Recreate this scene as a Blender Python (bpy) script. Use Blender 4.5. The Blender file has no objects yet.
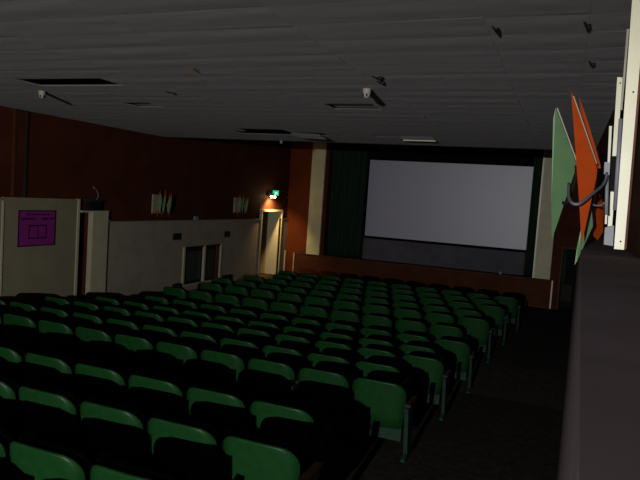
import bpy, bmesh, math, random
from mathutils import Vector, Matrix
random.seed(7)
S = bpy.context.scene
COL = S.collection

# ------------------------------------------------------------ camera / light / exposure
H = 2.55                                   # camera height above the level floor in front of the stage
FPX, YAW, PITCH, ROLL = 612.25, 0.3788, 0.0699, 0.0683
cy_, sy_, cp_, sp_ = math.cos(YAW), math.sin(YAW), math.cos(PITCH), math.sin(PITCH)
FWD = Vector((-sy_*cp_, cy_*cp_, -sp_))
R0_ = Vector((cy_, sy_, 0)); U0_ = R0_.cross(FWD)
RGT = R0_*math.cos(ROLL) + U0_*math.sin(ROLL)
UPV = -R0_*math.sin(ROLL) + U0_*math.cos(ROLL)
cd = bpy.data.cameras.new('camera'); cam = bpy.data.objects.new('camera', cd); COL.objects.link(cam)
cd.sensor_width = 36.0; cd.lens = 36.0*FPX/640.0; cd.clip_start = 0.02; cd.clip_end = 200
m3 = Matrix((RGT, UPV, -FWD)).transposed()
cam.matrix_world = Matrix.Translation((0, 0, H)) @ m3.to_4x4()
S.camera = cam
S.view_settings.view_transform = 'Standard'; S.view_settings.look = 'None'
S.view_settings.exposure = 0.0; S.view_settings.gamma = 1.0
S.view_settings.use_curve_mapping = False
wd = bpy.data.worlds.new('world'); S.world = wd; wd.use_nodes = True
wd.node_tree.nodes['Background'].inputs[0].default_value = (0.5, 0.5, 0.55, 1)
wd.node_tree.nodes['Background'].inputs[1].default_value = 0.004
# the one lamp burning at the rear of the hall, low behind the camera
ld = bpy.data.lights.new('rear_work_lamp', 'SPOT'); ld.energy = 1700; ld.shadow_soft_size = 0.04
ld.color = (1.0, 1.0, 0.98); ld.spot_size = math.radians(176); ld.spot_blend = 0.155      # hooded flood lamp: soft cut-off towards the ceiling
lo = bpy.data.objects.new('rear_work_lamp', ld); lo.location = (-0.5, -4.9, H+0.10)
lo.rotation_euler = Vector((-0.054, 0.253, -0.966)).to_track_quat('-Z', 'Y').to_euler(); COL.objects.link(lo)

# ------------------------------------------------------------ helpers
def at(u, v, axis, val):
    """point on the plane <axis>=val (z relative to the eye) seen at photo position u, v"""
    r = FWD*FPX + RGT*(u-320) - UPV*(v-240)
    p = r*(val/r[axis]); return Vector((p.x, p.y, p.z+H))
def atY(u, v, y): return at(u, v, 1, y)
def atX(u, v, x): return at(u, v, 0, x)
def atZ(u, v, z): return at(u, v, 2, z)

def mat(name, col, rough=0.7, spec=0.3, var=0.12, scale=6.0, bump=0.0, bscale=60.0, metal=0.0, emit=None, estr=0.0, stretch=(1, 1, 1), drough=0.0):
    m = bpy.data.materials.new(name); m.use_nodes = True
    nt = m.node_tree; b = nt.nodes['Principled BSDF']
    b.inputs['Roughness'].default_value = rough; b.inputs['Specular IOR Level'].default_value = spec
    b.inputs['Metallic'].default_value = metal
    if 'Diffuse Roughness' in b.inputs: b.inputs['Diffuse Roughness'].default_value = drough
    tc = nt.nodes.new('ShaderNodeTexCoord'); mp = nt.nodes.new('ShaderNodeMapping'); mp.inputs['Scale'].default_value = stretch
    nt.links.new(tc.outputs['Object'], mp.inputs['Vector'])
    n = nt.nodes.new('ShaderNodeTexNoise'); n.inputs['Scale'].default_value = scale; n.inputs['Detail'].default_value = 5
    nt.links.new(mp.outputs[0], n.inputs['Vector'])
    r = nt.nodes.new('ShaderNodeValToRGB'); r.color_ramp.elements[0].position = 0.3; r.color_ramp.elements[1].position = 0.7
    r.color_ramp.elements[0].color = (*[c*(1-var) for c in col], 1); r.color_ramp.elements[1].color = (*[min(1, c*(1+var)) for c in col], 1)
    nt.links.new(n.outputs['Fac'], r.inputs[0]); nt.links.new(r.outputs[0], b.inputs['Base Color'])
    if bump:
        n2 = nt.nodes.new('ShaderNodeTexNoise'); n2.inputs['Scale'].default_value = bscale; n2.inputs['Detail'].default_value = 4
        nt.links.new(mp.outputs[0], n2.inputs['Vector'])
        bp = nt.nodes.new('ShaderNodeBump'); bp.inputs['Strength'].default_value = bump; bp.inputs['Distance'].default_value = 0.01
        nt.links.new(n2.outputs['Fac'], bp.inputs['Height']); nt.links.new(bp.outputs[0], b.inputs['Normal'])
    if emit:
        b.inputs['Emission Color'].default_value = (*emit, 1); b.inputs['Emission Strength'].default_value = estr
    return m

M = dict(
    ceiling=mat('ceiling_tile', (0.20, 0.20, 0.203), 0.9, 0.1, 0.10, 2.5, 0.15, 90, stretch=(1, 4, 1), drough=1.0),
    deck=mat('roof_deck', (0.05, 0.05, 0.05), 0.9, 0.1),
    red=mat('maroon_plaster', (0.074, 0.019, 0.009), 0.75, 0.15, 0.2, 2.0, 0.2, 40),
    redlit=mat('maroon_plaster_lit', (0.135, 0.028, 0.005), 0.75, 0.15, 0.15, 2.0, 0.2, 40),  # maroon wall brightened towards orange: exit lamp's glow put into the colour
    dado=mat('grey_dado', (0.35, 0.31, 0.25), 0.7, 0.15, 0.10, 3.0, 0.1, 50),
    panel=mat('pale_panel', (0.28, 0.255, 0.17), 0.65, 0.2, 0.08, 3.0, 0.1, 50),
    cream=mat('cream_paint', (0.52, 0.48, 0.33), 0.55, 0.25, 0.06, 5.0),
    bright=mat('white_enamel', (0.88, 0.86, 0.62), 0.35, 0.7, 0.05, 8.0),
    pillar=mat('pale_pilaster', (0.66, 0.64, 0.38), 0.6, 0.2, 0.08, 4.0),
    pillar_grey=mat('grey_pilaster', (0.74, 0.69, 0.50), 0.6, 0.2, 0.08, 4.0),  # greyer tone of the right-hand pilaster
    carpet=mat('dark_carpet', (0.05, 0.044, 0.04), 0.95, 0.05, 0.4, 14.0, 0.4, 160),
    stage=mat('stage_maroon', (0.09, 0.026, 0.008), 0.7, 0.15, 0.15, 2.5),
    stagetop=mat('stage_boards', (0.035, 0.03, 0.028), 0.7, 0.15, 0.2, 3.0),
    screen=mat('screen_white', (0.335, 0.35, 0.52), 0.5, 0.5, 0.03, 1.5),
    black=mat('black_masking', (0.006, 0.006, 0.006), 0.95, 0.03),
    skirt=mat('grey_skirt', (0.12, 0.115, 0.135), 0.9, 0.05, 0.15, 3),
    curtain=mat('dark_green_velvet', (0.02, 0.044, 0.03), 0.95, 0.05, 0.25, 5.0, stretch=(6, 1, 0.3)),
    green=mat('green_shell', (0.008, 0.050, 0.0115), 0.42, 0.2, 0.12, 20.0),
    pad=mat('black_upholstery', (0.0030, 0.0026, 0.0026), 0.95, 0.02, 0.3, 40.0, 0.3, 220),
    stand=mat('green_grey_iron', (0.013, 0.038, 0.023), 0.6, 0.2, 0.2, 15.0),
    wood=mat('brown_armrest', (0.035, 0.018, 0.009), 0.5, 0.2, 0.25, 18.0, stretch=(1, 0.2, 1)),
    purple=mat('purple_paper', (0.25, 0.027, 0.225), 0.6, 0.2, 0.08, 6.0),
    ink=mat('dark_print', (0.018, 0.006, 0.022), 0.7, 0.1),
    leafg=mat('green_metal_leaf', (0.14, 0.27, 0.125), 0.45, 0.3, 0.08, 10.0),
    leafr=mat('red_metal_leaf', (0.50, 0.068, 0.009), 0.45, 0.3, 0.08, 10.0),
    edge=mat('pale_edge', (0.45, 0.42, 0.35), 0.5, 0.3),
    steel=mat('grey_steel', (0.28, 0.29, 0.33), 0.45, 0.4, 0.1, 12.0),
    conduit=mat('conduit', (0.16, 0.17, 0.20), 0.4, 0.5, 0.1, 12.0),
    dark=mat('dark_grille', (0.012, 0.012, 0.012), 0.8, 0.1),
    glass=mat('window_glass', (0.050, 0.062, 0.055), 0.25, 0.3, 0.15, 4.0),
    brown=mat('brown_jamb', (0.13, 0.055, 0.028), 0.7, 0.2, 0.2, 6.0),
    plastic=mat('ivory_plastic', (0.42, 0.41, 0.35), 0.45, 0.3, 0.05),
    bulb=mat('lamp_glass', (0.9, 0.8, 0.6), 0.3, 0.3, emit=(1.0, 0.72, 0.35), estr=45.0),
    exitg=mat('exit_face', (0.02, 0.3, 0.18), 0.4, 0.3, emit=(0.0, 0.55, 0.27), estr=0.75),
    exitw=mat('exit_mark', (0.4, 0.8, 0.6), 0.4, 0.3, emit=(0.08, 0.90, 0.50), estr=1.0),
    rust=mat('rust_hook', (0.25, 0.10, 0.02), 0.6, 0.2),
    ledge=mat('ledge_paint', (0.27, 0.225, 0.245), 1.0, 0.03, 0.10, 5.0),
    door=mat('cream_door', (0.72, 0.67, 0.46), 0.6, 0.2, 0.05),
)

M['screen'].node_tree.nodes['Principled BSDF'].inputs['IOR'].default_value = 3.0     # silver screen: broad sheen

def obj(name, bm, m, parent=None, smooth=False, bevel=0.0):
    if bevel:
        bmesh.ops.bevel(bm, geom=[e for e in bm.edges if e.is_manifold and e.calc_face_angle(0) > 0.5], offset=bevel, segments=2, affect='EDGES', clamp_overlap=True)
    bmesh.ops.recalc_face_normals(bm, faces=bm.faces[:])
    me = bpy.data.meshes.new(name); bm.to_mesh(me); bm.free()
    me.materials.append(M[m] if isinstance(m, str) else m)
    if smooth:
        for p in me.polygons: p.use_smooth = True
    o = bpy.data.objects.new(name, me); COL.objects.link(o)
    if parent: o.parent = parent
    return o
def recenter(o):
    """put a mesh's origin at its own bounds' bottom centre"""
    vs = [v.co for v in o.data.vertices]
    c = Vector(((min(v.x for v in vs)+max(v.x for v in vs))/2, (min(v.y for v in vs)+max(v.y for v in vs))/2, min(v.z for v in vs)))
    o.data.transform(Matrix.Translation(-c)); o.location = o.location + c
    return o
def box(bm, a, b):
    x0, x1 = sorted((a[0], b[0])); y0, y1 = sorted((a[1], b[1])); z0, z1 = sorted((a[2], b[2]))
    v = [bm.verts.new(p) for p in ((x0,y0,z0),(x1,y0,z0),(x1,y1,z0),(x0,y1,z0),(x0,y0,z1),(x1,y0,z1),(x1,y1,z1),(x0,y1,z1))]
    for f in ((0,3,2,1),(4,5,6,7),(0,1,5,4),(1,2,6,5),(2,3,7,6),(3,0,4,7)): bm.faces.new([v[i] for i in f])
    return v
def bx(name, a, b, m, parent=None, bevel=0.0):
    bm = bmesh.new(); box(bm, a, b); return obj(name, bm, m, parent, bevel=bevel)
def prism(bm, pts, off):
    """closed polygon (list of 3-D points) given thickness along the vector off"""
    off = Vector(off); n = len(pts)
    a = [bm.verts.new(Vector(p)) for p in pts]; b = [bm.verts.new(Vector(p)+off) for p in pts]
    bm.faces.new(a[::-1]); bm.faces.new(b)
    for i in range(n): bm.faces.new((a[i], a[(i+1) % n], b[(i+1) % n], b[i]))
def pr(name, pts, off, m, parent=None, bevel=0.0):
    bm = bmesh.new(); prism(bm, pts, off); return obj(name, bm, m, parent, bevel=bevel)
def tube(bm, pts, r, n=10):
    pts = [Vector(p) for p in pts]; rings = []
    for i, p in enumerate(pts):
        t = (pts[min(i+1, len(pts)-1)]-pts[max(i-1, 0)]).normalized()
        a = t.cross(Vector((0, 0, 1))); a = a if a.length > 1e-3 else t.cross(Vector((1, 0, 0))); a.normalize(); b = t.cross(a)
        rings.append([bm.verts.new(p+a*r*math.cos(2*math.pi*k/n)+b*r*math.sin(2*math.pi*k/n)) for k in range(n)])
    for i in range(len(rings)-1):
        for k in range(n): bm.faces.new((rings[i][k], rings[i][(k+1) % n], rings[i+1][(k+1) % n], rings[i+1][k]))
    bm.faces.new(rings[0][::-1]); bm.faces.new(rings[-1])
def spline(pts, n=8):
    pts = [Vector(p) for p in pts]; out = []
    P = [pts[0]*2-pts[1]]+pts+[pts[-1]*2-pts[-2]]
    for i in range(1, len(P)-2):
        for k in range(n):
            t = k/n; a, b, c, d = P[i-1], P[i], P[i+1], P[i+2]
            out.append(0.5*((2*b)+(c-a)*t+(2*a-5*b+4*c-d)*t*t+(3*b-a-3*c+d)*t**3))
    return out+[pts[-1]]
def lathe(bm, prof, c=(0, 0, 0), n=16):
    rings = [[bm.verts.new((c[0]+r*math.cos(2*math.pi*k/n), c[1]+r*math.sin(2*math.pi*k/n), c[2]+z)) for k in range(n)] for r, z in prof]
    for i in range(len(rings)-1):
        for k in range(n): bm.faces.new((rings[i][k], rings[i][(k+1) % n], rings[i+1][(k+1) % n], rings[i+1][k]))
    bm.faces.new(rings[0][::-1]); bm.faces.new(rings[-1])
def tag(o, label, cat, group=None):
    o['label'] = label; o['category'] = cat
    if group: o['group'] = group
    return o
def thing(name, label, cat, loc=(0, 0, 0), group=None):
    o = bpy.data.objects.new(name, None); COL.objects.link(o); o.location = loc; o.empty_display_size = 0.1
    return tag(o, label, cat, group)
def struct(o): o['kind'] = 'structure'; return o
def adopt(parent, *kids):
    """parent already built children (kept where they stand)"""
    for k in kids:
        k.parent = parent; k.location = k.location - parent.location
def copy_tree(o, parent=None):
    c = o.copy(); COL.objects.link(c)
    if parent: c.parent = parent
    for ch in o.children: copy_tree(ch, c)
    return c

# ------------------------------------------------------------ room shell
WL = -8.184          # left wall plane
WR = 0.34            # right wall plane
HC = 1.062           # ceiling above the eye
YF = 17.11           # plane of stage front and pilasters
YB = 17.75           # end wall
D1 = 11.065           # far edge of the low ceiling
YR = -5.6            # rear wall
FLOOR = [(YR, -1.93), (0, -1.95), (2.27, -2.03), (3.77, -2.13), (5.14, -2.255), (6.76, -2.39), (8.3, -2.49), (9.1, -2.455), (9.8, -2.42), (12.75, -2.42), (17.0, -2.51), (18.4, -2.51)]
def fz(y):
    for (a, za), (b, zb) in zip(FLOOR, FLOOR[1:]):
        if a <= y <= b: return H+za+(zb-za)*(y-a)/(b-a)
    return H-2.5
bm = bmesh.new()
prism(bm, [(WL-0.1, y, H+z) for y, z in FLOOR]+[(WL-0.1, 18.4, H-2.8), (WL-0.1, YR, H-2.8)], (WR-WL+0.5, 0, 0))
struct(obj('floor', bm, 'carpet'))

bm = bmesh.new(); box(bm, (WL-0.12, YR, H-2.7), (WL-0.9+0.78, 17.16, H-2.6))
# left wall in pieces around the door and the two recesses so that they are real openings
def wl(y0, y1, z0, z1): box(bm, (WL-0.12, y0, H+z0), (WL, y1, H+z1))
DY0, DY1, DZ = 15.78, 17.08, -0.53
GY0, GY1 = 8.62, 8.92
wl(YR, 18.0, -0.33, 2.3)
wl(YR, GY0, -2.7, -0.33); wl(GY0, GY1, -0.56, -0.33); wl(GY1, DY0, -2.7, -0.33)
wl(DY0, DY1, DZ, -0.33); wl(DY1, 18.0, -2.7, -0.33)
wleft = struct(obj('wall_left', bm, 'red'))
# grey dado, proud of the wall
bm = bmesh.new()
HD = -0.76
WY0, WY1, WZ0, WZ1 = 11.93, 13.62, -2.25, -1.37
X1 = WL+0.05
def dd(y0, y1, z0, z1): box(bm, (WL, y0, H+z0), (X1, y1, H+z1))
dd(9.36, WY0, -2.6, HD); dd(WY0, WY1, WZ1, HD); dd(WY0, WY1, -2.6, WZ0); dd(WY1, DY0, -2.6, HD); dd(DY1, 17.6, -2.6, HD)
dado = obj('dado', bm, 'dado', wleft); dado['label'] = 'grey lower wall panelling'
bm = bmesh.new(); box(bm, (WL, 9.37, H+HD), (X1+0.025, DY0, H+HD+0.018)); box(bm, (WL, DY1, H+HD), (X1+0.025, 17.6, H+HD+0.018))
obj('dado_cap', bm, 'panel', wleft)
# tall pale screen-wall section left of the gap, and the return post right of it
bx('dado_section', (WL, 7.02, H-2.6), (X1+0.01, GY0-0.05, H-0.335), 'panel', wleft)
bx('dado_section', (WL, 4.4, H-2.6), (X1+0.01, 7.0, H-0.345), 'panel', wleft)
bx('edge_strip', (WL, GY0-0.05, H-2.6), (X1+0.03, GY0, H-0.33), 'cream', wleft)
bx('edge_strip', (WL, 6.985, H-2.6), (X1+0.03, 7.015, H-0.39), 'cream', wleft)
bx('return_post', (WL, GY1, H-2.6), (X1+0.06, 9.33, H-0.565), 'cream', wleft)
bx('lintel_shelf', (WL, GY0+0.01, H-0.565), (X1+0.075, 9.32, H-0.535), 'cream', wleft)
bx('pilaster', (WL, 7.24, H-0.33), (WL+0.02, 7.42, H+HC), 'red', wleft)
bx('pilaster_edge', (WL, 7.20, H-0.33), (WL+0.035, 7.24, H+HC), 'stage', wleft)
bx('pilaster_edge', (WL, 7.42, H-0.33), (WL+0.035, 7.46, H+HC), 'stagetop', wleft)
# dark closets behind the gap and the exit door
bm = bmesh.new()
box(bm, (WL-1.1, GY0-0.4, H-2.7), (WL-1.0, GY1+0.9, H-0.3)); box(bm, (WL-1.1, GY0-0.5, H-2.7), (WL-0.12, GY0-0.4, H-0.3)); box(bm, (WL-1.1, GY1+0.9, H-2.7), (WL-0.12, GY1+1.0, H-0.3))
box(bm, (WL-1.1, GY0-0.5, H-0.3), (WL-0.12, GY1+1.0, H-0.2)); box(bm, (WL-1.1, GY0-0.5, H-2.7), (WL-0.12, GY1+1.0, H-2.55))
box(bm, (WL-1.7, DY0-0.3, H-2.7), (WL-1.6, DY1+0.2, H-0.2)); box(bm, (WL-1.6, DY0-0.4, H-2.7), (WL-0.12, DY0-0.3, H-0.2)); box(bm, (WL-1.6, DY1+0.1, H-2.7), (WL-0.12, DY1+0.2, H-0.2))
box(bm, (WL-1.7, DY0-0.4, H-0.2), (WL-0.12, DY1+0.2, H-0.1)); box(bm, (WL-1.7, DY0-0.4, H-2.7), (WL-0.12, DY1+0.2, H-2.51))
obj('passage_lining', bm, 'brown', wleft)

# exit door in the left wall: frame + leaf swung open into the passage
d1 = struct(bpy.data.objects.new('door_1', None)); COL.objects.link(d1); d1.location = (WL, (DY0+DY1)/2, fz(16.4))
k = [bx('door_frame', (WL-0.14, DY0-0.05, H-2.51), (X1+0.03, DY0, H+DZ+0.06), 'cream'),
     bx('door_frame', (WL-0.14, DY1, H-2.51), (X1+0.03, DY1+0.05, H+DZ+0.06), 'cream'),
     bx('door_head', (WL-0.14, DY0, H+DZ), (X1+0.03, DY1, H+DZ+0.06), 'cream'),
     bx('door_leaf', (WL-1.15, DY1-0.045, H-2.49), (WL-0.0, DY1-0.005, H+DZ-0.01), 'door'),
     bx('door_stop', (WL-0.06, DY0, H-2.51), (WL-0.02, DY0+0.02, H+DZ), 'brown')]
adopt(d1, *k)
bm = bmesh.new(); lathe(bm, [(0.012, 0), (0.03, 0.01), (0.03, 0.05), (0.015, 0.06)], n=12)
hnd = obj('door_handle', bm, 'steel', k[3]); hnd.rotation_euler = (math.pi/2, 0, 0); hnd.location = Vector((WL-1.06, DY1-0.045, H-1.5))
bx('skirting', (X1, DY1+0.06, H-2.51), (X1+0.02, 17.55, H-2.4), 'brown', wleft)

# window in the dado
w1 = struct(bpy.data.objects.new('window_1', None)); COL.objects.link(w1); w1.location = (WL, (WY0+WY1)/2, H+WZ0)
ym = 12.83
k = [bx('window_frame', (WL+0.003, WY0, H+WZ0), (X1+0.035, WY0+0.06, H+WZ1), 'cream'),
     bx('window_frame', (WL+0.003, WY1-0.05, H+WZ0), (X1+0.035, WY1, H+WZ1), 'cream'),
     bx('mullion', (WL+0.003, ym-0.03, H+WZ0), (X1+0.035, ym+0.03, H+WZ1), 'cream'),
     bx('window_head', (WL+0.003, WY0+0.06, H+WZ1-0.04), (X1+0.01, WY1-0.05, H+WZ1), 'dark'),
     bx('window_sill', (WL+0.003, WY0-0.04, H+WZ0-0.04), (X1+0.06, WY1+0.04, H+WZ0), 'cream'),
     bx('inner_jamb', (WL+0.003, WY1-0.20, H+WZ0), (X1-0.01, WY1-0.05, H+WZ1-0.04), 'brown')]
for a, b in ((WY0+0.06, ym-0.03), (ym+0.03, WY1-0.20)):
    k.append(bx('sash', (WL+0.004, a, H+WZ0), (WL+0.025, a+0.07, H+WZ1-0.04), 'dark'))
    k.append(bx('sash', (WL+0.004, b-0.04, H+WZ0), (WL+0.025, b, H+WZ1-0.04), 'dark'))
    k.append(bx('sash', (WL+0.004, a+0.07, H+WZ1-0.12), (WL+0.025, b-0.04, H+WZ1-0.04), 'dark'))
    k.append(bx('sash', (WL+0.004, a+0.07, H+WZ0), (WL+0.025, b-0.04, H+WZ0+0.05), 'dark'))
    k.append(bx('pane', (WL+0.006, a+0.07, H+WZ0+0.05), (WL+0.014, b-0.04, H+WZ1-0.12), 'glass'))
adopt(w1, *k)

# right wall, with the thick lower wall whose flat top is just under the camera
wr = struct(bx('wall_right', (WR, YR, H-2.7), (WR+0.12, 18.0, H+2.3), 'red'))
LH = -0.19
def lx(y): return 0.016+0.0200*y
bm = bmesh.new()
prism(bm, [(lx(-2), -2, H-2.7), (lx(15.5), 15.5, H-2.7), (WR, 15.5, H-2.7), (WR, -2, H-2.7)], (0, 0, 2.7+LH))
obj('parapet', bm, 'ledge', wr, bevel=0.004)['label'] = 'dark grey flat topped lower wall'
bx('wall_rear', (WL-0.12, YR-0.12, H-2.7), (WR+0.12, YR, H+2.3), 'red')['kind'] = 'structure'

# end wall behind stage
bm = bmesh.new(); box(bm, (WL-0.12, YB, H-2.7), (WR+0.12, YB+0.12, H+2.3))
wf = struct(obj('wall_front', bm, 'red'))
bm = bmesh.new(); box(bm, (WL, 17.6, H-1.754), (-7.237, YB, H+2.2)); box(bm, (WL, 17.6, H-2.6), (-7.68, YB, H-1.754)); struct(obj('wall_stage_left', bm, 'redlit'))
bm = bmesh.new(); box(bm, (-0.258, YF+0.045, H-0.88), (WR, YB, H+2.2)); box(bm, (-0.258, YF+0.045, H-2.6), (-0.03, YB, H-0.88)); struct(obj('wall_stage_right', bm, 'red'))
p_ = struct(bx('trim_1', (-7.235, YF-0.02, H-1.745), (-6.81, YB, H+2.2), 'pillar')); p_['label'] = 'pale pilaster left of the green curtain'
p_ = struct(bx('trim_2', (-0.655, YF-0.02, H-1.745), (-0.26, YB, H+2.2), 'pillar_grey')); p_['label'] = 'grey pilaster right of the screen'
bx('pilaster_edge', (-0.695, YF-0.03, H-1.745), (-0.655, YF+0.2, H+2.2), 'bright', p_)
struct(bx('trim_3', (-6.81, YF+0.05, H-1.75), (-6.70, YB, H+2.2), 'red'))
struct(bx('trim_4', (-0.695, YF+0.2, H-1.75), (-0.655, YB, H+2.2), 'red'))
# side doorway right of stage
d2 = struct(bpy.data.objects.new('door_2', None)); COL.objects.link(d2); d2.location = (0.15, YF+0.1, fz(17))
k = [bx('door_frame', (-0.03, YF-0.01, H-0.90), (WR, YF+0.05, H-0.86), 'brown'),
     bx('door_frame', (-0.03, YF-0.01, H-2.51), (0.0, YF+0.05, H-0.90), 'brown'),
     bx('door_leaf', (0.0, YF+0.25, H-2.5), (WR, YF+0.29, H-0.90), 'dark'),
     bx('kick_panel', (0.05, YF+0.235, H-2.3), (WR-0.04, YF+0.25, H-1.85), 'stagetop'),
     bx('door_curtain', (0.02, YF+0.18, H-1.8), (0.10, YF+0.22, H-0.92), 'curtain')]
adopt(d2, *k)

# ------------------------------------------------------------ ceiling: deck above, tiles below
bm = bmesh.new()
box(bm, (WL-0.12, YR-0.12, H+2.3), (WR+0.12, YB+0.12, H+2.42))
ceil = struct(obj('ceiling', bm, 'deck'))
PT = 0.375; Y0T = 5.065-8*PT
bx('rear_soffit', (WL, YR, H+HC), (WR, Y0T, H+HC+0.03), 'ceiling', ceil)
bx('fascia', (WL, D1, H+HC-0.004), (WR, D1+0.04, H+2.3), 'deck', ceil)
bx('upper_deck', (WL, YR, H+HC+0.36), (WR, D1, H+HC+0.40), 'deck', ceil)
def tile_mesh(sag, seed):
    rnd = random.Random(seed); bm = bmesh.new(); n = 8; nx = 3
    a = []
    tw = rnd.uniform(-1, 1)*0.25
    for j in range(nx+1):
        x = j/nx
        row = []
        for i in range(n+1):
            t = i/n
            z = -sag*(1-(2*t-1)**2)*(1+tw*(x-0.5)) - 0.0015*math.sin(t*9+seed)*x
            row.append(z)
        a.append(row)
    lo_ = [[bm.verts.new((j/nx, i/n, a[j][i])) for i in range(n+1)] for j in range(nx+1)]
    up = [[bm.verts.new((j/nx, i/n, a[j][i]+0.012)) for i in range(n+1)] for j in range(nx+1)]
    for j in range(nx):
        for i in range(n):
            bm.faces.new((lo_[j][i], lo_[j][i+1], lo_[j+1][i+1], lo_[j+1][i])); bm.faces.new((up[j][i], up[j+1][i], up[j+1][i+1], up[j][i+1]))
    for j in range(nx):
        bm.faces.new((lo_[j][0], lo_[j+1][0], up[j+1][0], up[j][0])); bm.faces.new((lo_[j][n], up[j][n], up[j+1][n], lo_[j+1][n]))
    for i in range(n):
        bm.faces.new((lo_[0][i], up[0][i], up[0][i+1], lo_[0][i+1])); bm.faces.new((lo_[nx][i], lo_[nx][i+1], up[nx][i+1], up[nx][i]))
    bmesh.ops.recalc_face_normals(bm, faces=bm.faces[:])
    me = bpy.data.meshes.new('ceiling_tile'); bm.to_mesh(me); bm.free(); me.materials.append(M['ceiling'])
    for p in me.polygons: p.use_smooth = abs(p.normal.z) > 0.5
    flat = set()
    for p in me.polygons:
        if not p.use_smooth: flat.update(tuple(sorted(k)) for k in p.edge_keys)
    for e in me.edges: e.use_edge_sharp = tuple(sorted(e.vertices)) in flat
    return me
TM = [tile_mesh(s, i) for i, s in enumerate((0.0012, 0.0018, 0.0027, 0.0016, 0.0034, 0.0021))]
def tile(x0, x1, y0, y1, z=0.0, tilt=(0, 0, 0), me=None):
    o = bpy.data.objects.new('ceiling_tile', me or random.choice(TM)); COL.objects.link(o); o.parent = ceil
    g, gx = 0.0012, 0.0006
    o.location = (x0+gx, y0+g, H+HC+z); o.scale = (x1-x0-2*gx, y1-y0-2*g, 1); o.rotation_euler = tilt
    return o
HOLES = {8: [(-5.76, -4.57)], 12: [(-5.57, -5.12), (-2.69, -2.10)], 20: [(-5.62, -3.9), (-3.05, -2.06)], 19: [(-5.35, -4.45)]}
y = Y0T; r = 0
while r < 24:
    off = -0.53 if r < 12 or r % 2 == 0 else -1.115
    if r == 8: off = -1.06
    cuts = [WL]+sorted(off-1.17*i for i in range(0, 8) if off-1.17*i > WL+0.15)
    if r % 2: cuts.append(-0.53)
    cuts += [0.02, WR]
    cuts = sorted(set(cuts))
    for a, b in zip(cuts, cuts[1:]):
        segs = [(a, b)]
        for h0, h1 in HOLES.get(r, []):
            ns = []
            for s0, s1 in segs:
                if h1 <= s0 or h0 >= s1: ns.append((s0, s1)); continue
                if h0 > s0: ns.append((s0, h0))
                if h1 < s1: ns.append((h1, s1))
            segs = ns
        for s0, s1 in segs:
            if s1-s0 > 0.03: tile(s0, s1, y, y+PT, random.uniform(-0.0006, 0.0006), (random.uniform(-0.001, 0.001), 0, 0))
    y += PT; r += 1
# displaced tiles in the openings
tile(-5.57, -5.12, 6.58, 6.95, 0.022, (0.0, 0.02, 0))
tile(-2.66, -2.12, 6.60, 6.95, 0.028, (-0.02, 0, 0))
tile(-4.45, -3.93, 9.50, 9.87, -0.02, (-0.10, 0.03, 0))
tile(-2.60, -2.07, 9.58, 9.91, 0.02, (-0.14, 0, 0))
tile(-3.05, -2.62, 9.58, 9.93, 0.03, (-0.06, 0.04, 0))
bm = bmesh.new(); box(bm, (-2.60, 9.915, H+HC-0.045), (-2.06, 9.93, H+HC-0.028)); obj('tile_edging', bm, 'bright', ceil)
# torn scraps hanging from the tiles
def scrap(u, v, L, a, m='dark'):
    p = atZ(u, v, HC); bm = bmesh.new()
    pts = spline([p, p+Vector((math.cos(a)*L*0.5, math.sin(a)*L*0.5, -0.02)), p+Vector((math.cos(a)*L, math.sin(a)*L, -0.012))], 4)
    tube(bm, pts, 0.006, 6); return obj('torn_scrap', bm, m, ceil)
scrap(492, 26, 0.04, 0.2); scrap(495, 29, 0.03, -0.6); scrap(584, 21, 0.05, 0.8); scrap(589, 61, 0.04, 0.2); scrap(372, 76, 0.10, -0.3); scrap(377, 81, 0.08, -0.6); scrap(166, 91, 0.08, 0.1)

def detector(u, v, label):
    p = atZ(u, v, HC)
    t = thing('smoke_detector', label, 'smoke detector', (p.x, p.y, p.z-0.02), 'smoke detectors on the ceiling')
    bm = bmesh.new(); lathe(bm, [(0.030, -0.064), (0.036, -0.050), (0.040, 0.0), (0.046, 0.02)], n=18); obj('housing', bm, 'plastic', t, True)
    for k in range(6):
        a = k*math.pi/3-1.2
        bm = bmesh.new(); c = Vector((0.0365*math.cos(a), 0.0365*math.sin(a), -0.045)); box(bm, c-Vector((0.006, 0.006, 0.014)), c+Vector((0.006, 0.006, 0.014))); obj('vent_slot', bm, 'dark', t)
    bm = bmesh.new(); lathe(bm, [(0.012, -0.070), (0.016, -0.064)], n=12); obj('sensor_cap', bm, 'plastic', t)
    return t
detector(42, 91, 'ivory smoke detector on the ceiling at far left, beside the long black missing tile')
detector(367, 88.5, 'ivory smoke detector on the ceiling near the middle, above the small recessed tile')
p = atZ(190, 67.5, HC); bm = bmesh.new(); tube(bm, spline([p, p+Vector((0.005, 0.0, -0.015)), p+Vector((0.02, 0.005, -0.02)), p+Vector((0.028, 0.01, -0.006))], 4), 0.006, 8)
tag(recenter(obj('ceiling_hook', bm, 'rust')), 'small rusty hook in the ceiling left of centre', 'hook')
p = atZ(276.5, 141.8, HC)
p = Vector((-5.35, D1-0.05, H+HC)); bm = bmesh.new(); lathe(bm, [(0.02, -0.06), (0.03, -0.05), (0.022, 0.0)], p, 12)
tag(recenter(obj('sprinkler_head', bm, 'plastic')), 'small pale sprinkler head at the far edge of the ceiling', 'sprinkler')

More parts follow.
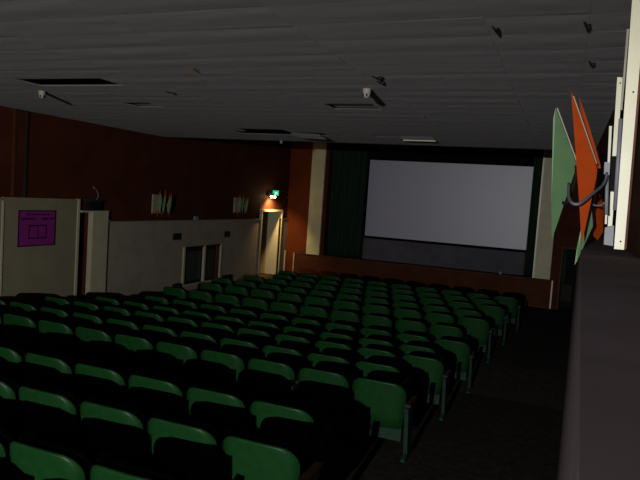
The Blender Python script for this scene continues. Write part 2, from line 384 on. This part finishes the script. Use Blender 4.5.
# ------------------------------------------------------------ stage, screen, curtains
st = thing('stage', 'low maroon fronted stage under the cinema screen', 'stage', (-3.9, YF, fz(17.1)))
ztp = H-1.755
k = [bx('stage_front', (-7.62, YF, H-2.515), (-0.19, YF+0.04, ztp-0.01), 'stage'),
     bx('stage_floor', (-7.62, YF+0.04, ztp-0.05), (-0.26, YB-0.03, ztp), 'stagetop'),
     bx('nosing', (-7.62, YF-0.015, ztp-0.012), (-0.17, YF+0.04, ztp), 'brown'),
     bx('end_strip', (-0.205, YF-0.012, H-2.515), (-0.17, YF+0.04, ztp-0.012), 'bright'),
     bx('base_strip', (-7.62, YF-0.012, H-2.515), (-0.205, YF, H-2.48), 'brown'),
     bx('end_strip', (-7.65, YF-0.012, H-2.515), (-7.62, YF+0.03, ztp), 'cream')]
adopt(st, *k)
struct(bx('trim_5', (-7.95, YF-0.03, H-2.51), (-7.91, YF+0.02, H-1.72), 'cream'))

YS = 17.55
def sc(u, v, y=YS): return atY(u, v, y)
TL, TR, BR, BL = Vector((-5.553, YS, H+1.205)), Vector((-0.935, YS, H+1.205)), Vector((-0.935, YS, H-1.056)), Vector((-5.553, YS, H-1.056))
scr = thing('cinema_screen', 'large pale grey cinema screen with black masking above the stage', 'screen', (-3.24, YS, ztp))
k = [pr('screen_surface', [BL, BR, TR, TL], (0, 0.02, 0), 'screen')]
def fr(a, b): return bx('masking', a, b, 'black')
k += [fr((-5.70, YS-0.03, H-1.12), (-5.553, YS+0.03, H+1.27)), fr((-0.935, YS-0.03, H-1.12), (-0.80, YS+0.03, H+1.27)),
      fr((-5.553, YS-0.03, H+1.205), (-0.935, YS+0.03, H+1.27)), fr((-5.553, YS-0.03, H-1.12), (-0.935, YS+0.03, H-1.056))]
adopt(scr, *k)
for x in (-4.9, -3.24, -1.6): adopt(scr, bx('support_leg', (x-0.03, YS+0.03, ztp), (x+0.03, YS+0.06, H-1.0), 'dark'))
def curtain(x0, x1, z0, z1, y, amp, folds, seed):
    rnd = random.Random(seed); n = folds*8; bm = bmesh.new(); rows = 10; g = []
    ph = [rnd.uniform(-0.6, 0.6) for _ in range(folds+1)]
    for j in range(rows+1):
        t = j/rows; r_ = []
        for i in range(n+1):
            s = i/n; kf = s*folds; p_ = ph[int(min(kf, folds))]
            r_.append((x0+(x1-x0)*s+0.012*math.sin(kf*3.1+t*2), y+amp*(0.7+0.3*t)*math.sin(2*math.pi*kf+p_*t), z1+(z0-z1)*t))
        g.append(r_)
    fr_ = [[bm.verts.new(p) for p in r_] for r_ in g]; bk = [[bm.verts.new((p[0], p[1]+0.012, p[2])) for p in r_] for r_ in g]
    for j in range(rows):
        for i in range(n):
            bm.faces.new((fr_[j][i], fr_[j+1][i], fr_[j+1][i+1], fr_[j][i+1])); bm.faces.new((bk[j][i], bk[j][i+1], bk[j+1][i+1], bk[j+1][i]))
    for j in range(rows):
        bm.faces.new((fr_[j][0], bk[j][0], bk[j+1][0], fr_[j+1][0])); bm.faces.new((fr_[j][n], fr_[j+1][n], bk[j+1][n], bk[j][n]))
    for i in range(n):
        bm.faces.new((fr_[0][i], fr_[0][i+1], bk[0][i+1], bk[0][i])); bm.faces.new((fr_[rows][i], bk[rows][i], bk[rows][i+1], fr_[rows][i+1]))
    return recenter(obj('stage_curtain', bm, 'curtain', smooth=True))
tag(curtain(-6.69, -5.60, ztp+0.005, H+1.95, YS-0.13, 0.045, 11, 3), 'dark green stage curtain hanging in folds left of the screen', 'curtain')
tag(curtain(-0.93, -0.70, ztp+0.005, H+1.95, YS-0.13, 0.03, 3, 5), 'narrow dark green stage curtain right of the screen', 'curtain')
tag(bx('screen_skirt', (-5.56, YS-0.04, ztp+0.002), (-0.95, YS-0.02, H-1.13), 'skirt'), 'dark grey cloth skirt under the screen', 'skirt')
tag(bx('valance', (-5.60, YS-0.06, H+1.275), (-0.94, YS-0.035, H+1.95), 'black'), 'black valance cloth over the top of the screen', 'valance')
p = atY(501, 266.5, YF+0.15); bm = bmesh.new(); lathe(bm, [(0.05, 0), (0.045, 0.03), (0.02, 0.05), (0.012, 0.085), (0.004, 0.09)], (p.x, p.y, ztp+0.002), 12)
tag(recenter(obj('stage_bell', bm, 'plastic', smooth=True)), 'tiny pale object standing on the stage edge below the screen', 'ornament')

# ------------------------------------------------------------ seats
def smooth_grid(bm, front, back):
    nv, nu = len(front), len(front[0])
    f = [[bm.verts.new(p) for p in r_] for r_ in front]; b = [[bm.verts.new(p) for p in r_] for r_ in back]
    for j in range(nv-1):
        for i in range(nu-1):
            bm.faces.new((f[j][i], f[j][i+1], f[j+1][i+1], f[j+1][i])); bm.faces.new((b[j][i], b[j+1][i], b[j+1][i+1], b[j][i+1]))
    for j in range(nv-1):
        bm.faces.new((f[j][0], f[j+1][0], b[j+1][0], b[j][0])); bm.faces.new((f[j][-1], b[j][-1], b[j+1][-1], f[j+1][-1]))
    for i in range(nu-1):
        bm.faces.new((f[0][i], b[0][i], b[0][i+1], f[0][i+1])); bm.faces.new((f[-1][i], f[-1][i+1], b[-1][i+1], b[-1][i]))
def back_shape(z0, z1, w, rad, thick, yoff, bow, lean, arch, n=10):
    """slab with rounded top corners, bowed across and leaning back; rear face at y=yoff"""
    zs = [z0, z0+(z1-z0)*0.3, z0+(z1-z0)*0.6]+[z1-rad+rad*math.sin(math.pi/2*k/6) for k in range(0, 7)]
    zs = sorted(set(round(z, 5) for z in zs))
    F, B = [], []
    for z in zs:
        ww = w*(0.90+0.10*min(1, (z-z0)/(z1-z0)/0.7))
        if z > z1-rad: ww = ww-rad+math.sqrt(max(0, rad**2-(z-(z1-rad))**2))
        fr_, bk_ = [], []
        for i in range(n+1):
            u = -1+2*i/n; x = u*ww
            yy = yoff+bow*(x/w)**2+0.8*bow*(x/w)**6-lean*(z-z0)
            zz = z-arch*(x/w)**2*(1 if z > z1-rad*1.01 else 0)
            rim = 0.35 if (i in (0, n) or z == zs[-1]) else 1.0
            e = thick*(1-rim)/2
            fr_.append((x, yy+e, zz)); bk_.append((x, yy+thick-e, zz))
        F.append(fr_); B.append(bk_)
    bm = bmesh.new(); smooth_grid(bm, F, B); return bm
def rbox(bm, a, b): return box(bm, a, b)
SH = 0.675
proto = thing('cinema_chair', 'seat', 'seat', (0, 0, 0))
sh = obj('back_shell', back_shape(0.25, SH, 0.253, 0.105, 0.026, 0.0, 0.03, 0.14, 0.012), 'green', proto, True)
pad = obj('back_pad', back_shape(0.30, SH-0.012, 0.238, 0.10, 0.115, 0.030, 0.025, 0.14, 0.012), 'pad', proto, True)
bm = bmesh.new(); box(bm, (-0.225, 0.14, 0.22), (0.225, 0.24, 0.60)); cush = obj('seat_cushion', bm, 'pad', proto, bevel=0.035)
bm = bmesh.new(); box(bm, (-0.225, 0.035, 0.14), (0.225, 0.055, 0.255)); obj('seat_pan', bm, 'stand', proto, bevel=0.006)
def standard(bm, x, t=0.008):
    prof = [(-0.06, 0), (0.28, 0), (0.28, 0.025), (0.14, 0.05), (0.12, 0.40), (0.22, 0.46), (0.22, 0.48), (-0.07, 0.48), (-0.05, 0.40), (0.02, 0.05), (-0.06, 0.025)]
    prism(bm, [(x-t, a, b) for a, b in prof], (2*t, 0, 0))
bm = bmesh.new(); standard(bm, -0.27); sst = obj('side_stand', bm, 'stand', proto)
bm = bmesh.new(); box(bm, (-0.285, 0.045, 0.48), (-0.255, 0.27, 0.505)); obj('armrest', bm, 'wood', sst, bevel=0.008)
bm = bmesh.new(); standard(bm, 0.280, 0.018); end_stand = obj('end_stand', bm, 'stand')
bm = bmesh.new(); box(bm, (0.256, -0.03, 0.48), (0.304, 0.25, 0.505)); end_arm = obj('end_armrest', bm, 'wood', bevel=0.008)
A = 0.54
#      y,     top (rel eye), right-hand (aisle) end x
ROWS = [(1.52, -1.32, -1.62), (2.27, -1.373, -1.50), (3.02, -1.423, -1.19), (3.77, -1.474, -1.41), (5.14, -1.595, -1.09), (5.91, -1.659, -1.33),
        (6.76, -1.736, -1.05), (7.42, -1.780, -1.25), (8.28, -1.850, -0.97), (9.10, -1.800, -1.20), (9.84, -1.765, -0.90), (10.55, -1.760, -1.10),
        (11.35, -1.762, -0.80), (12.05, -1.758, -1.00), (12.76, -1.748, -0.67)]
LEFT = [-3.9, -4.2, -5.1, -5.9, -7.1, -7.35, -7.35, -7.0, -6.75, -6.62, -6.60, -6.55, -6.45, -6.35, -6.25]
ORD = ['first', 'second', 'third', 'fourth', 'fifth', 'sixth', 'seventh', 'eighth', 'ninth', 'tenth', 'eleventh', 'twelfth', 'thirteenth', 'fourteenth', 'fifteenth']
nseat = 0
for ri, (ry, top, xe) in enumerate(ROWS):
    n = 0; x = xe-A/2
    while x-A/2 > LEFT[ri]:
        o = copy_tree(proto)
        o.location = (x-0.052, ry+0.06, fz(ry)); o.name = 'cinema_chair'
        rr = len(ROWS)-1-ri
        rowtxt = 'row nearest the stage' if rr == 0 else '%s row back from the stage' % ORD[rr]
        if n == 0:
            lab = 'green backed seat at the right aisle end of the %s' % rowtxt
            e1 = end_stand.copy(); e2 = end_arm.copy()
            COL.objects.link(e1); COL.objects.link(e2); e1.parent = o; e2.parent = e1
            e1.name = 'side_stand'; e2.name = 'armrest'
        else:
            lab = 'green backed seat, %s from the right aisle in the %s' % (ORD[n], rowtxt)
        tag(o, lab, 'seat', 'green cinema seats')
        n += 1; nseat += 1; x -= A
for e in (end_stand, end_arm, *proto.children_recursive, proto): bpy.data.objects.remove(e)
print('seats', nseat)

# ------------------------------------------------------------ things on the left wall
def quadX(u, v, x): return atX(u, v, x)
xp = X1+0.012
c = [quadX(17, 247, xp), quadX(54.7, 245, xp), quadX(56, 210.3, xp), quadX(18.3, 210, xp)]
y0_, y1_ = (c[0].y+c[3].y)/2, (c[1].y+c[2].y)/2; z0_, z1_ = (c[0].z+c[1].z)/2, (c[2].z+c[3].z)/2
pt = thing('seating_poster', 'purple poster with a boxed plan and two lines of print on the pale wall section', 'poster', (xp, (y0_+y1_)/2, z0_))
k = [bx('sheet', (xp, y0_, z0_), (xp+0.006, y1_, z1_), 'purple')]
def mark(ya, yb, za, zb): k.append(bx('print', (xp+0.006, y0_+(y1_-y0_)*ya, z0_+(z1_-z0_)*za), (xp+0.0075, y0_+(y1_-y0_)*yb, z0_+(z1_-z0_)*zb), 'ink'))
mark(0, 1, 0, 0.03); mark(0, 1, 0.97, 1); mark(0, 0.03, 0.03, 0.97); mark(0.97, 1, 0.03, 0.97)
for a, b in ((0.2, 0.27), (0.29, 0.33), (0.36, 0.44), (0.45, 0.55), (0.57, 0.63), (0.65, 0.73), (0.75, 0.82)): mark(a, b, 0.86, 0.895)
for a, b in ((0.08, 0.2), (0.21, 0.29), (0.31, 0.38), (0.4, 0.46), (0.62, 0.7), (0.71, 0.79), (0.83, 0.94)): mark(a, b, 0.74, 0.785)
mark(0.27, 0.75, 0.56, 0.59); mark(0.27, 0.75, 0.21, 0.24); mark(0.27, 0.295, 0.24, 0.56); mark(0.725, 0.75, 0.24, 0.56); mark(0.505, 0.525, 0.24, 0.56)
adopt(pt, *k)

for (ua, va, ub, vb, lb) in ((173, 233.5, 181, 239.5, 'dark louvred vent grille left of the window in the dado'), (224.5, 231.3, 229.7, 236.8, 'dark louvred vent grille right of the window in the dado')):
    a = quadX(ua, va, X1); b = quadX(ub, vb, X1)
    zt, zb = a.z, b.z-0.0; yA, yB = a.y, b.y
    t = thing('vent_grille', lb, 'vent', (X1, (yA+yB)/2, zb), 'vents in the left dado')
    k = [bx('grille_back', (X1, yA, zb), (X1+0.006, yB, zt), 'dark')]
    for i in range(4):
        zz = zb+(zt-zb)*(i+0.5)/4
        k.append(pr('louvre', [(X1+0.006, yA+0.01, zz-0.012), (X1+0.028, yA+0.01, zz-0.018), (X1+0.028, yA+0.01, zz-0.013), (X1+0.006, yA+0.01, zz-0.002)], (0, yB-yA-0.02, 0), 'stagetop'))
    adopt(t, *k)
# dark boxes low on the dado either side of the window
for (u0, v0, u1, v1, lb) in ((172.5, 284, 178, 291, 'small black box with a pale label low on the dado left of the window'), (222, 275.5, 229, 282, 'small black box with a pale label low on the dado right of the window')):
    a = quadX(u0, v0, X1); b = quadX(u1, v1, X1)
    t = thing('wall_box', lb, 'box', (X1, (a.y+b.y)/2, b.z))
    k = [bx('housing', (X1, a.y, b.z), (X1+0.09, b.y, a.z), 'dark', bevel=0.01),
         bx('label_plate', (X1+0.09, a.y+0.28*(b.y-a.y), b.z+0.35*(a.z-b.z)), (X1+0.094, a.y+0.5*(b.y-a.y), b.z+0.7*(a.z-b.z)), 'conduit')]
    adopt(t, *k)
# small things on the dado cap and lintel shelf
a = quadX(195.3, 219, X1)
tag(bx('switch_box', (WL, a.y, H+HD+0.018), (WL+0.05, a.y+0.14, H+HD+0.10), 'steel', bevel=0.006), 'little pale box on the dado top between the two leaf lamps', 'box')
a = quadX(109, 222, X1); bm = bmesh.new(); lathe(bm, [(0.02, 0), (0.028, 0.015), (0.018, 0.035), (0.004, 0.04)], (WL+0.04, a.y, H+HD+0.018), 12)
tag(recenter(obj('brass_knob', bm, 'bright', smooth=True)), 'small bright knob at the left end of the dado top', 'knob')
t = thing('goose_neck_lamp', 'small dark box with a bent wire neck on the shelf over the gap', 'lamp', (WL+0.05, 8.95, H-0.535))
bm = bmesh.new(); box(bm, (WL+0.0, 8.84, H-0.535), (WL+0.11, 9.12, H-0.36)); kb = obj('box', bm, 'dark', bevel=0.012)
bm = bmesh.new(); box(bm, (WL+0.0, 8.80, H-0.36), (WL+0.12, 9.15, H-0.33)); kl = obj('lid', bm, 'stand')
bm = bmesh.new(); tube(bm, spline([(WL+0.06, 9.05, H-0.33), (WL+0.06, 9.09, H-0.25), (WL+0.06, 9.04, H-0.16), (WL+0.06, 8.97, H-0.11)], 6), 0.007, 8); kw = obj('wire_neck', bm, 'steel')
bm = bmesh.new(); bmesh.ops.create_uvsphere(bm, u_segments=10, v_segments=8, radius=0.018); bmesh.ops.translate(bm, verts=bm.verts[:], vec=(WL+0.06, 8.96, H-0.11)); ks = obj('bulb', bm, 'steel', smooth=True)
adopt(t, kb, kl, kw, ks)

def kite(name, pts, y, m, parent, fold=(0.02, 0.09, 0.0), th=0.004):
    """leaf blade: visible half top-right-bottom-left outline, second half folded back along the left edge"""
    P = [atY(u, v, y) for u, v in pts]
    bm = bmesh.new(); prism(bm, P, (0, th, 0)); o = obj(name, bm, m); adopt(parent, o); return o

def left_lamp(label):
    t = thing('leaf_wall_lamp', label, 'wall lamp', (WL, 11.0, H-0.62), 'leaf lamps on the left wall')
    k = [bx('backing_board', (WL, 10.76, H-0.585), (WL+0.04, 11.04, H-0.185), 'dado')]
    bm = bmesh.new(); tube(bm, [(WL+0.08, 10.8, H-0.40), (WL+0.10, 11.0, H-0.40), (WL+0.10, 11.35, H-0.40)], 0.012, 8); k.append(obj('arm', bm, 'conduit'))
    adopt(t, *k)
    G = [[(161.2, 194), (162.0, 201), (159.8, 214), (155.4, 203)], [(166.4, 194), (165.0, 204), (163.5, 214), (161.9, 205)], [(172.0, 194.3), (170.8, 206), (168.6, 215), (166.6, 205)]]
    Rr = [[(160.2, 190.0), (161.0, 197), (157.2, 217.5), (156.6, 206)], [(165.9, 188.3), (164.6, 200), (161.4, 217.5), (162.4, 203)], [(170.3, 192.0), (169.6, 200), (166.9, 215.0), (167.2, 204)]]
    for i in range(3):
        yy = 10.86+0.13*i
        kite('leaf', Rr[i], yy+0.035, 'leafr', t)['label'] = 'red leaf shade'
        kite('leaf', G[i], yy, 'leafg', t)['label'] = 'green leaf shade'
    return t
t1 = left_lamp('wall lamp of green and red leaves on the left wall, nearer one above the dado')
t2 = copy_tree(t1); t2.location = t1.location+Vector((0, 3.45, 0.02)); t2['label'] = 'green and red leaf lamp on the left wall, farther one nearer the exit sign'

# exit sign and emergency lamp over the exit door
t = thing('emergency_lamp', 'twin bulb emergency lamp glowing over the exit door', 'lamp', (WL, 16.24, H-0.12))
k = [bx('lamp_body', (WL, 16.08, H-0.06), (WL+0.08, 16.40, H+0.01), 'dark')]
for yy in (16.12, 16.33):
    bm = bmesh.new(); bmesh.ops.create_uvsphere(bm, u_segments=12, v_segments=8, radius=0.032); bmesh.ops.translate(bm, verts=bm.verts[:], vec=(WL+0.15, yy, H-0.09)); k.append(obj('bulb', bm, 'bulb', smooth=True))
for yy in (16.12, 16.33):
    bm = bmesh.new(); tube(bm, [(WL+0.08, yy, H-0.05), (WL+0.12, yy, H-0.07)], 0.012, 8); k.append(obj('bulb_arm', bm, 'dark'))
adopt(t, *k)
el = bpy.data.lights.new('emergency_glow', 'SPOT'); el.energy = 110; el.color = (1.0, 0.66, 0.27); el.shadow_soft_size = 0.04; el.spot_size = math.radians(140); el.spot_blend = 0.7
eo = bpy.data.objects.new('emergency_glow', el); eo.location = (WL+0.21, 16.24, H-0.145); eo.rotation_euler = Vector((-0.42, 0.22, -1)).to_track_quat('-Z', 'Y').to_euler(); COL.objects.link(eo)
t = thing('exit_sign', 'small glowing green exit sign above the emergency lamp', 'sign', (WL, 16.53, H-0.05))
k = [bx('sign_case', (WL, 16.51, H-0.05), (WL+0.19, 16.55, H+0.11), 'dark'),
     bx('sign_face', (WL+0.001, 16.495, H-0.045), (WL+0.19, 16.51, H+0.105), 'exitg'), bx('sign_mark', (WL+0.07, 16.490, H+0.0), (WL+0.15, 16.495, H+0.05), 'exitw')]
adopt(t, *k)

# ------------------------------------------------------------ leaf lamp on the right wall, close to the camera
rl = thing('leaf_wall_lamp', 'large close wall lamp of green and red leaves on the right wall above the ledge', 'wall lamp', (WR, 3.4, H-0.17))
def plate(name, L, y, d, m):
    P = [atY(u, v, y) for u, v in L]; o = pr(name, P, (0, d, 0), m); adopt(rl, o); return o
ya = 3.30
plate('back_plate', [(614, 249), (624, 249.8), (646.5, -12), (633, -12)], ya, 0.012, 'bright')['label'] = 'tall pale plate nearest the camera'
plate('plate_side', [(624, 249.8), (626.5, 249.0), (649, -12), (646.5, -12)], ya+0.006, 0.05, 'brown')
plate('channel', [(620.5, 110), (622.2, 110), (633, -12), (630, -12)], 3.9, 0.02, 'edge')
plate('back_plate', [(607.6, 228), (612.0, 228), (622.6, 77.5), (617.3, 77)], 4.0, 0.012, 'bright')['label'] = 'middle pale plate'
plate('back_plate', [(604.8, 224), (606.8, 224), (612.0, 126), (609.2, 126)], 4.5, 0.012, 'bright')['label'] = 'far pale plate'
plate('back_plate', [(592.6, 225), (594.6, 225), (598.6, 150), (596.6, 150)], 4.9, 0.012, 'cream')
for u, v, y in ((639-1.5, 92-0, ya), (620.6, 241.5, ya), (620.2, 83, 4.0)):
    if y == ya and v < 100: u = 633.3
    p = atY(u, v, y-0.002); bm = bmesh.new(); bmesh.ops.create_uvsphere(bm, u_segments=10, v_segments=6, radius=0.0045); bmesh.ops.translate(bm, verts=bm.verts[:], vec=p); o = obj('screw', bm, 'dark'); adopt(rl, o)
plate('ballast_box', [(603.8, 244.5), (613, 246), (614, 225.5), (605, 227.5)], 3.55, 0.06, 'steel')
plate('lampholder', [(604.0, 174), (609.5, 175), (610.2, 162.5), (604.6, 162)], 3.50, 0.05, 'steel')
plate('lampholder', [(609.0, 190), (616.0, 190), (617.5, 156), (610.8, 156)], 3.72, 0.05, 'dark')
bm = bmesh.new(); tube(bm, [atY(614.8, 210, 3.62), atY(620.8, 119, 3.62)], 0.010, 12); adopt(rl, obj('lamp_tube', bm, 'steel', smooth=True))
bm = bmesh.new(); tube(bm, [atY(606.3, 215, 3.60), atY(607.2, 176, 3.60)], 0.009, 10); adopt(rl, obj('lamp_tube', bm, 'steel', smooth=True))
bm = bmesh.new(); tube(bm, spline([atY(606.8, 173, 3.50), atY(605.6, 180, 3.46), atY(601, 187, 3.38), atY(592, 194, 3.25), atY(584, 200.5, 3.16), atY(577.5, 204.2, 3.12), atY(571.5, 202.5, 3.14), atY(568.6, 196, 3.25), atY(568.8, 184, 3.42)], 6), 0.0075, 10); adopt(rl, obj('arm', bm, 'conduit', smooth=True))
bm = bmesh.new(); tube(bm, spline([atY(604.5, 202.5, 3.58), atY(600, 205.5, 3.6), atY(594, 205, 3.62), atY(590.5, 202.5, 3.66)], 6), 0.005, 8); adopt(rl, obj('arm', bm, 'conduit', smooth=True))
bm = bmesh.new(); tube(bm, spline([atY(577, 166, 3.47), atY(575, 180, 3.48), atY(568, 201, 3.48), atY(562, 203, 3.48)], 5), 0.009, 8); adopt(rl, obj('leaf_rib', bm, 'dark', smooth=True))
def blade(L, y, m, label, back=None):
    P = [atY(u, v, y+dy) for u, v, dy in L]; o = pr('leaf', P, (0, 0.004, 0), m); adopt(rl, o); o['label'] = label; return o
blade([(555.6, 107.5, 0), (577.0, 165.5, 0.10), (551.8, 240, 0), (551.2, 205, 0.0), (553.2, 118, 0)], 3.45, 'leafg', 'green leaf shade, leftmost')
bm = bmesh.new(); tube(bm, [atY(557.2, 108, 3.46), atY(577.4, 163, 3.56)], 0.004, 6); adopt(rl, obj('leaf_edge', bm, 'edge'))
bm = bmesh.new(); tube(bm, [atY(563.5, 206, 3.6), atY(556.5, 222, 3.6)], 0.005, 6); adopt(rl, obj('leaf_edge', bm, 'leafg'))
blade([(571.0, 90.5, 0), (595.5, 163, 0.08), (597.3, 170, 0.086), (596.5, 177, 0.083), (581.6, 244.5, 0.034), (579.0, 200, 0.026), (575.0, 145, 0.013)], 3.28, 'leafr', 'large red leaf shade')
blade([(579.0, 96.5, 0), (587.5, 121, 0.02), (599.8, 162, 0.06), (600.8, 168.5, 0.06), (597.0, 168, 0.05), (580.6, 112, 0.0)], 3.55, 'leafr', 'red leaf shade behind the large one')
bm = bmesh.new(); tube(bm, [atY(573.5, 96, 3.30), atY(596.8, 163.5, 3.40)], 0.003, 6); adopt(rl, obj('leaf_edge', bm, 'edge'))
blade([(590.0, 190, 0.03), (593.0, 226, 0.05), (577.0, 261, 0), (574.5, 265, 0), (577.5, 244, 0.0), (584.0, 215, 0.0)], 3.62, 'leafg', 'green leaf shade hanging low behind the red one')
blade([(597.0, 186, 0.0), (604.2, 206, 0.09), (603.0, 232, 0.08), (597.5, 240.5, 0.03), (593.6, 236, 0.0), (594.6, 205, 0.0)], 4.25, 'leafr', 'red leaf shade low behind the lamp arm')
bm = bmesh.new(); bmesh.ops.create_uvsphere(bm, u_segments=10, v_segments=8, radius=0.016); bmesh.ops.translate(bm, verts=bm.verts[:], vec=atY(577.5, 167, 3.5)); adopt(rl, obj('joint', bm, 'brown', smooth=True))
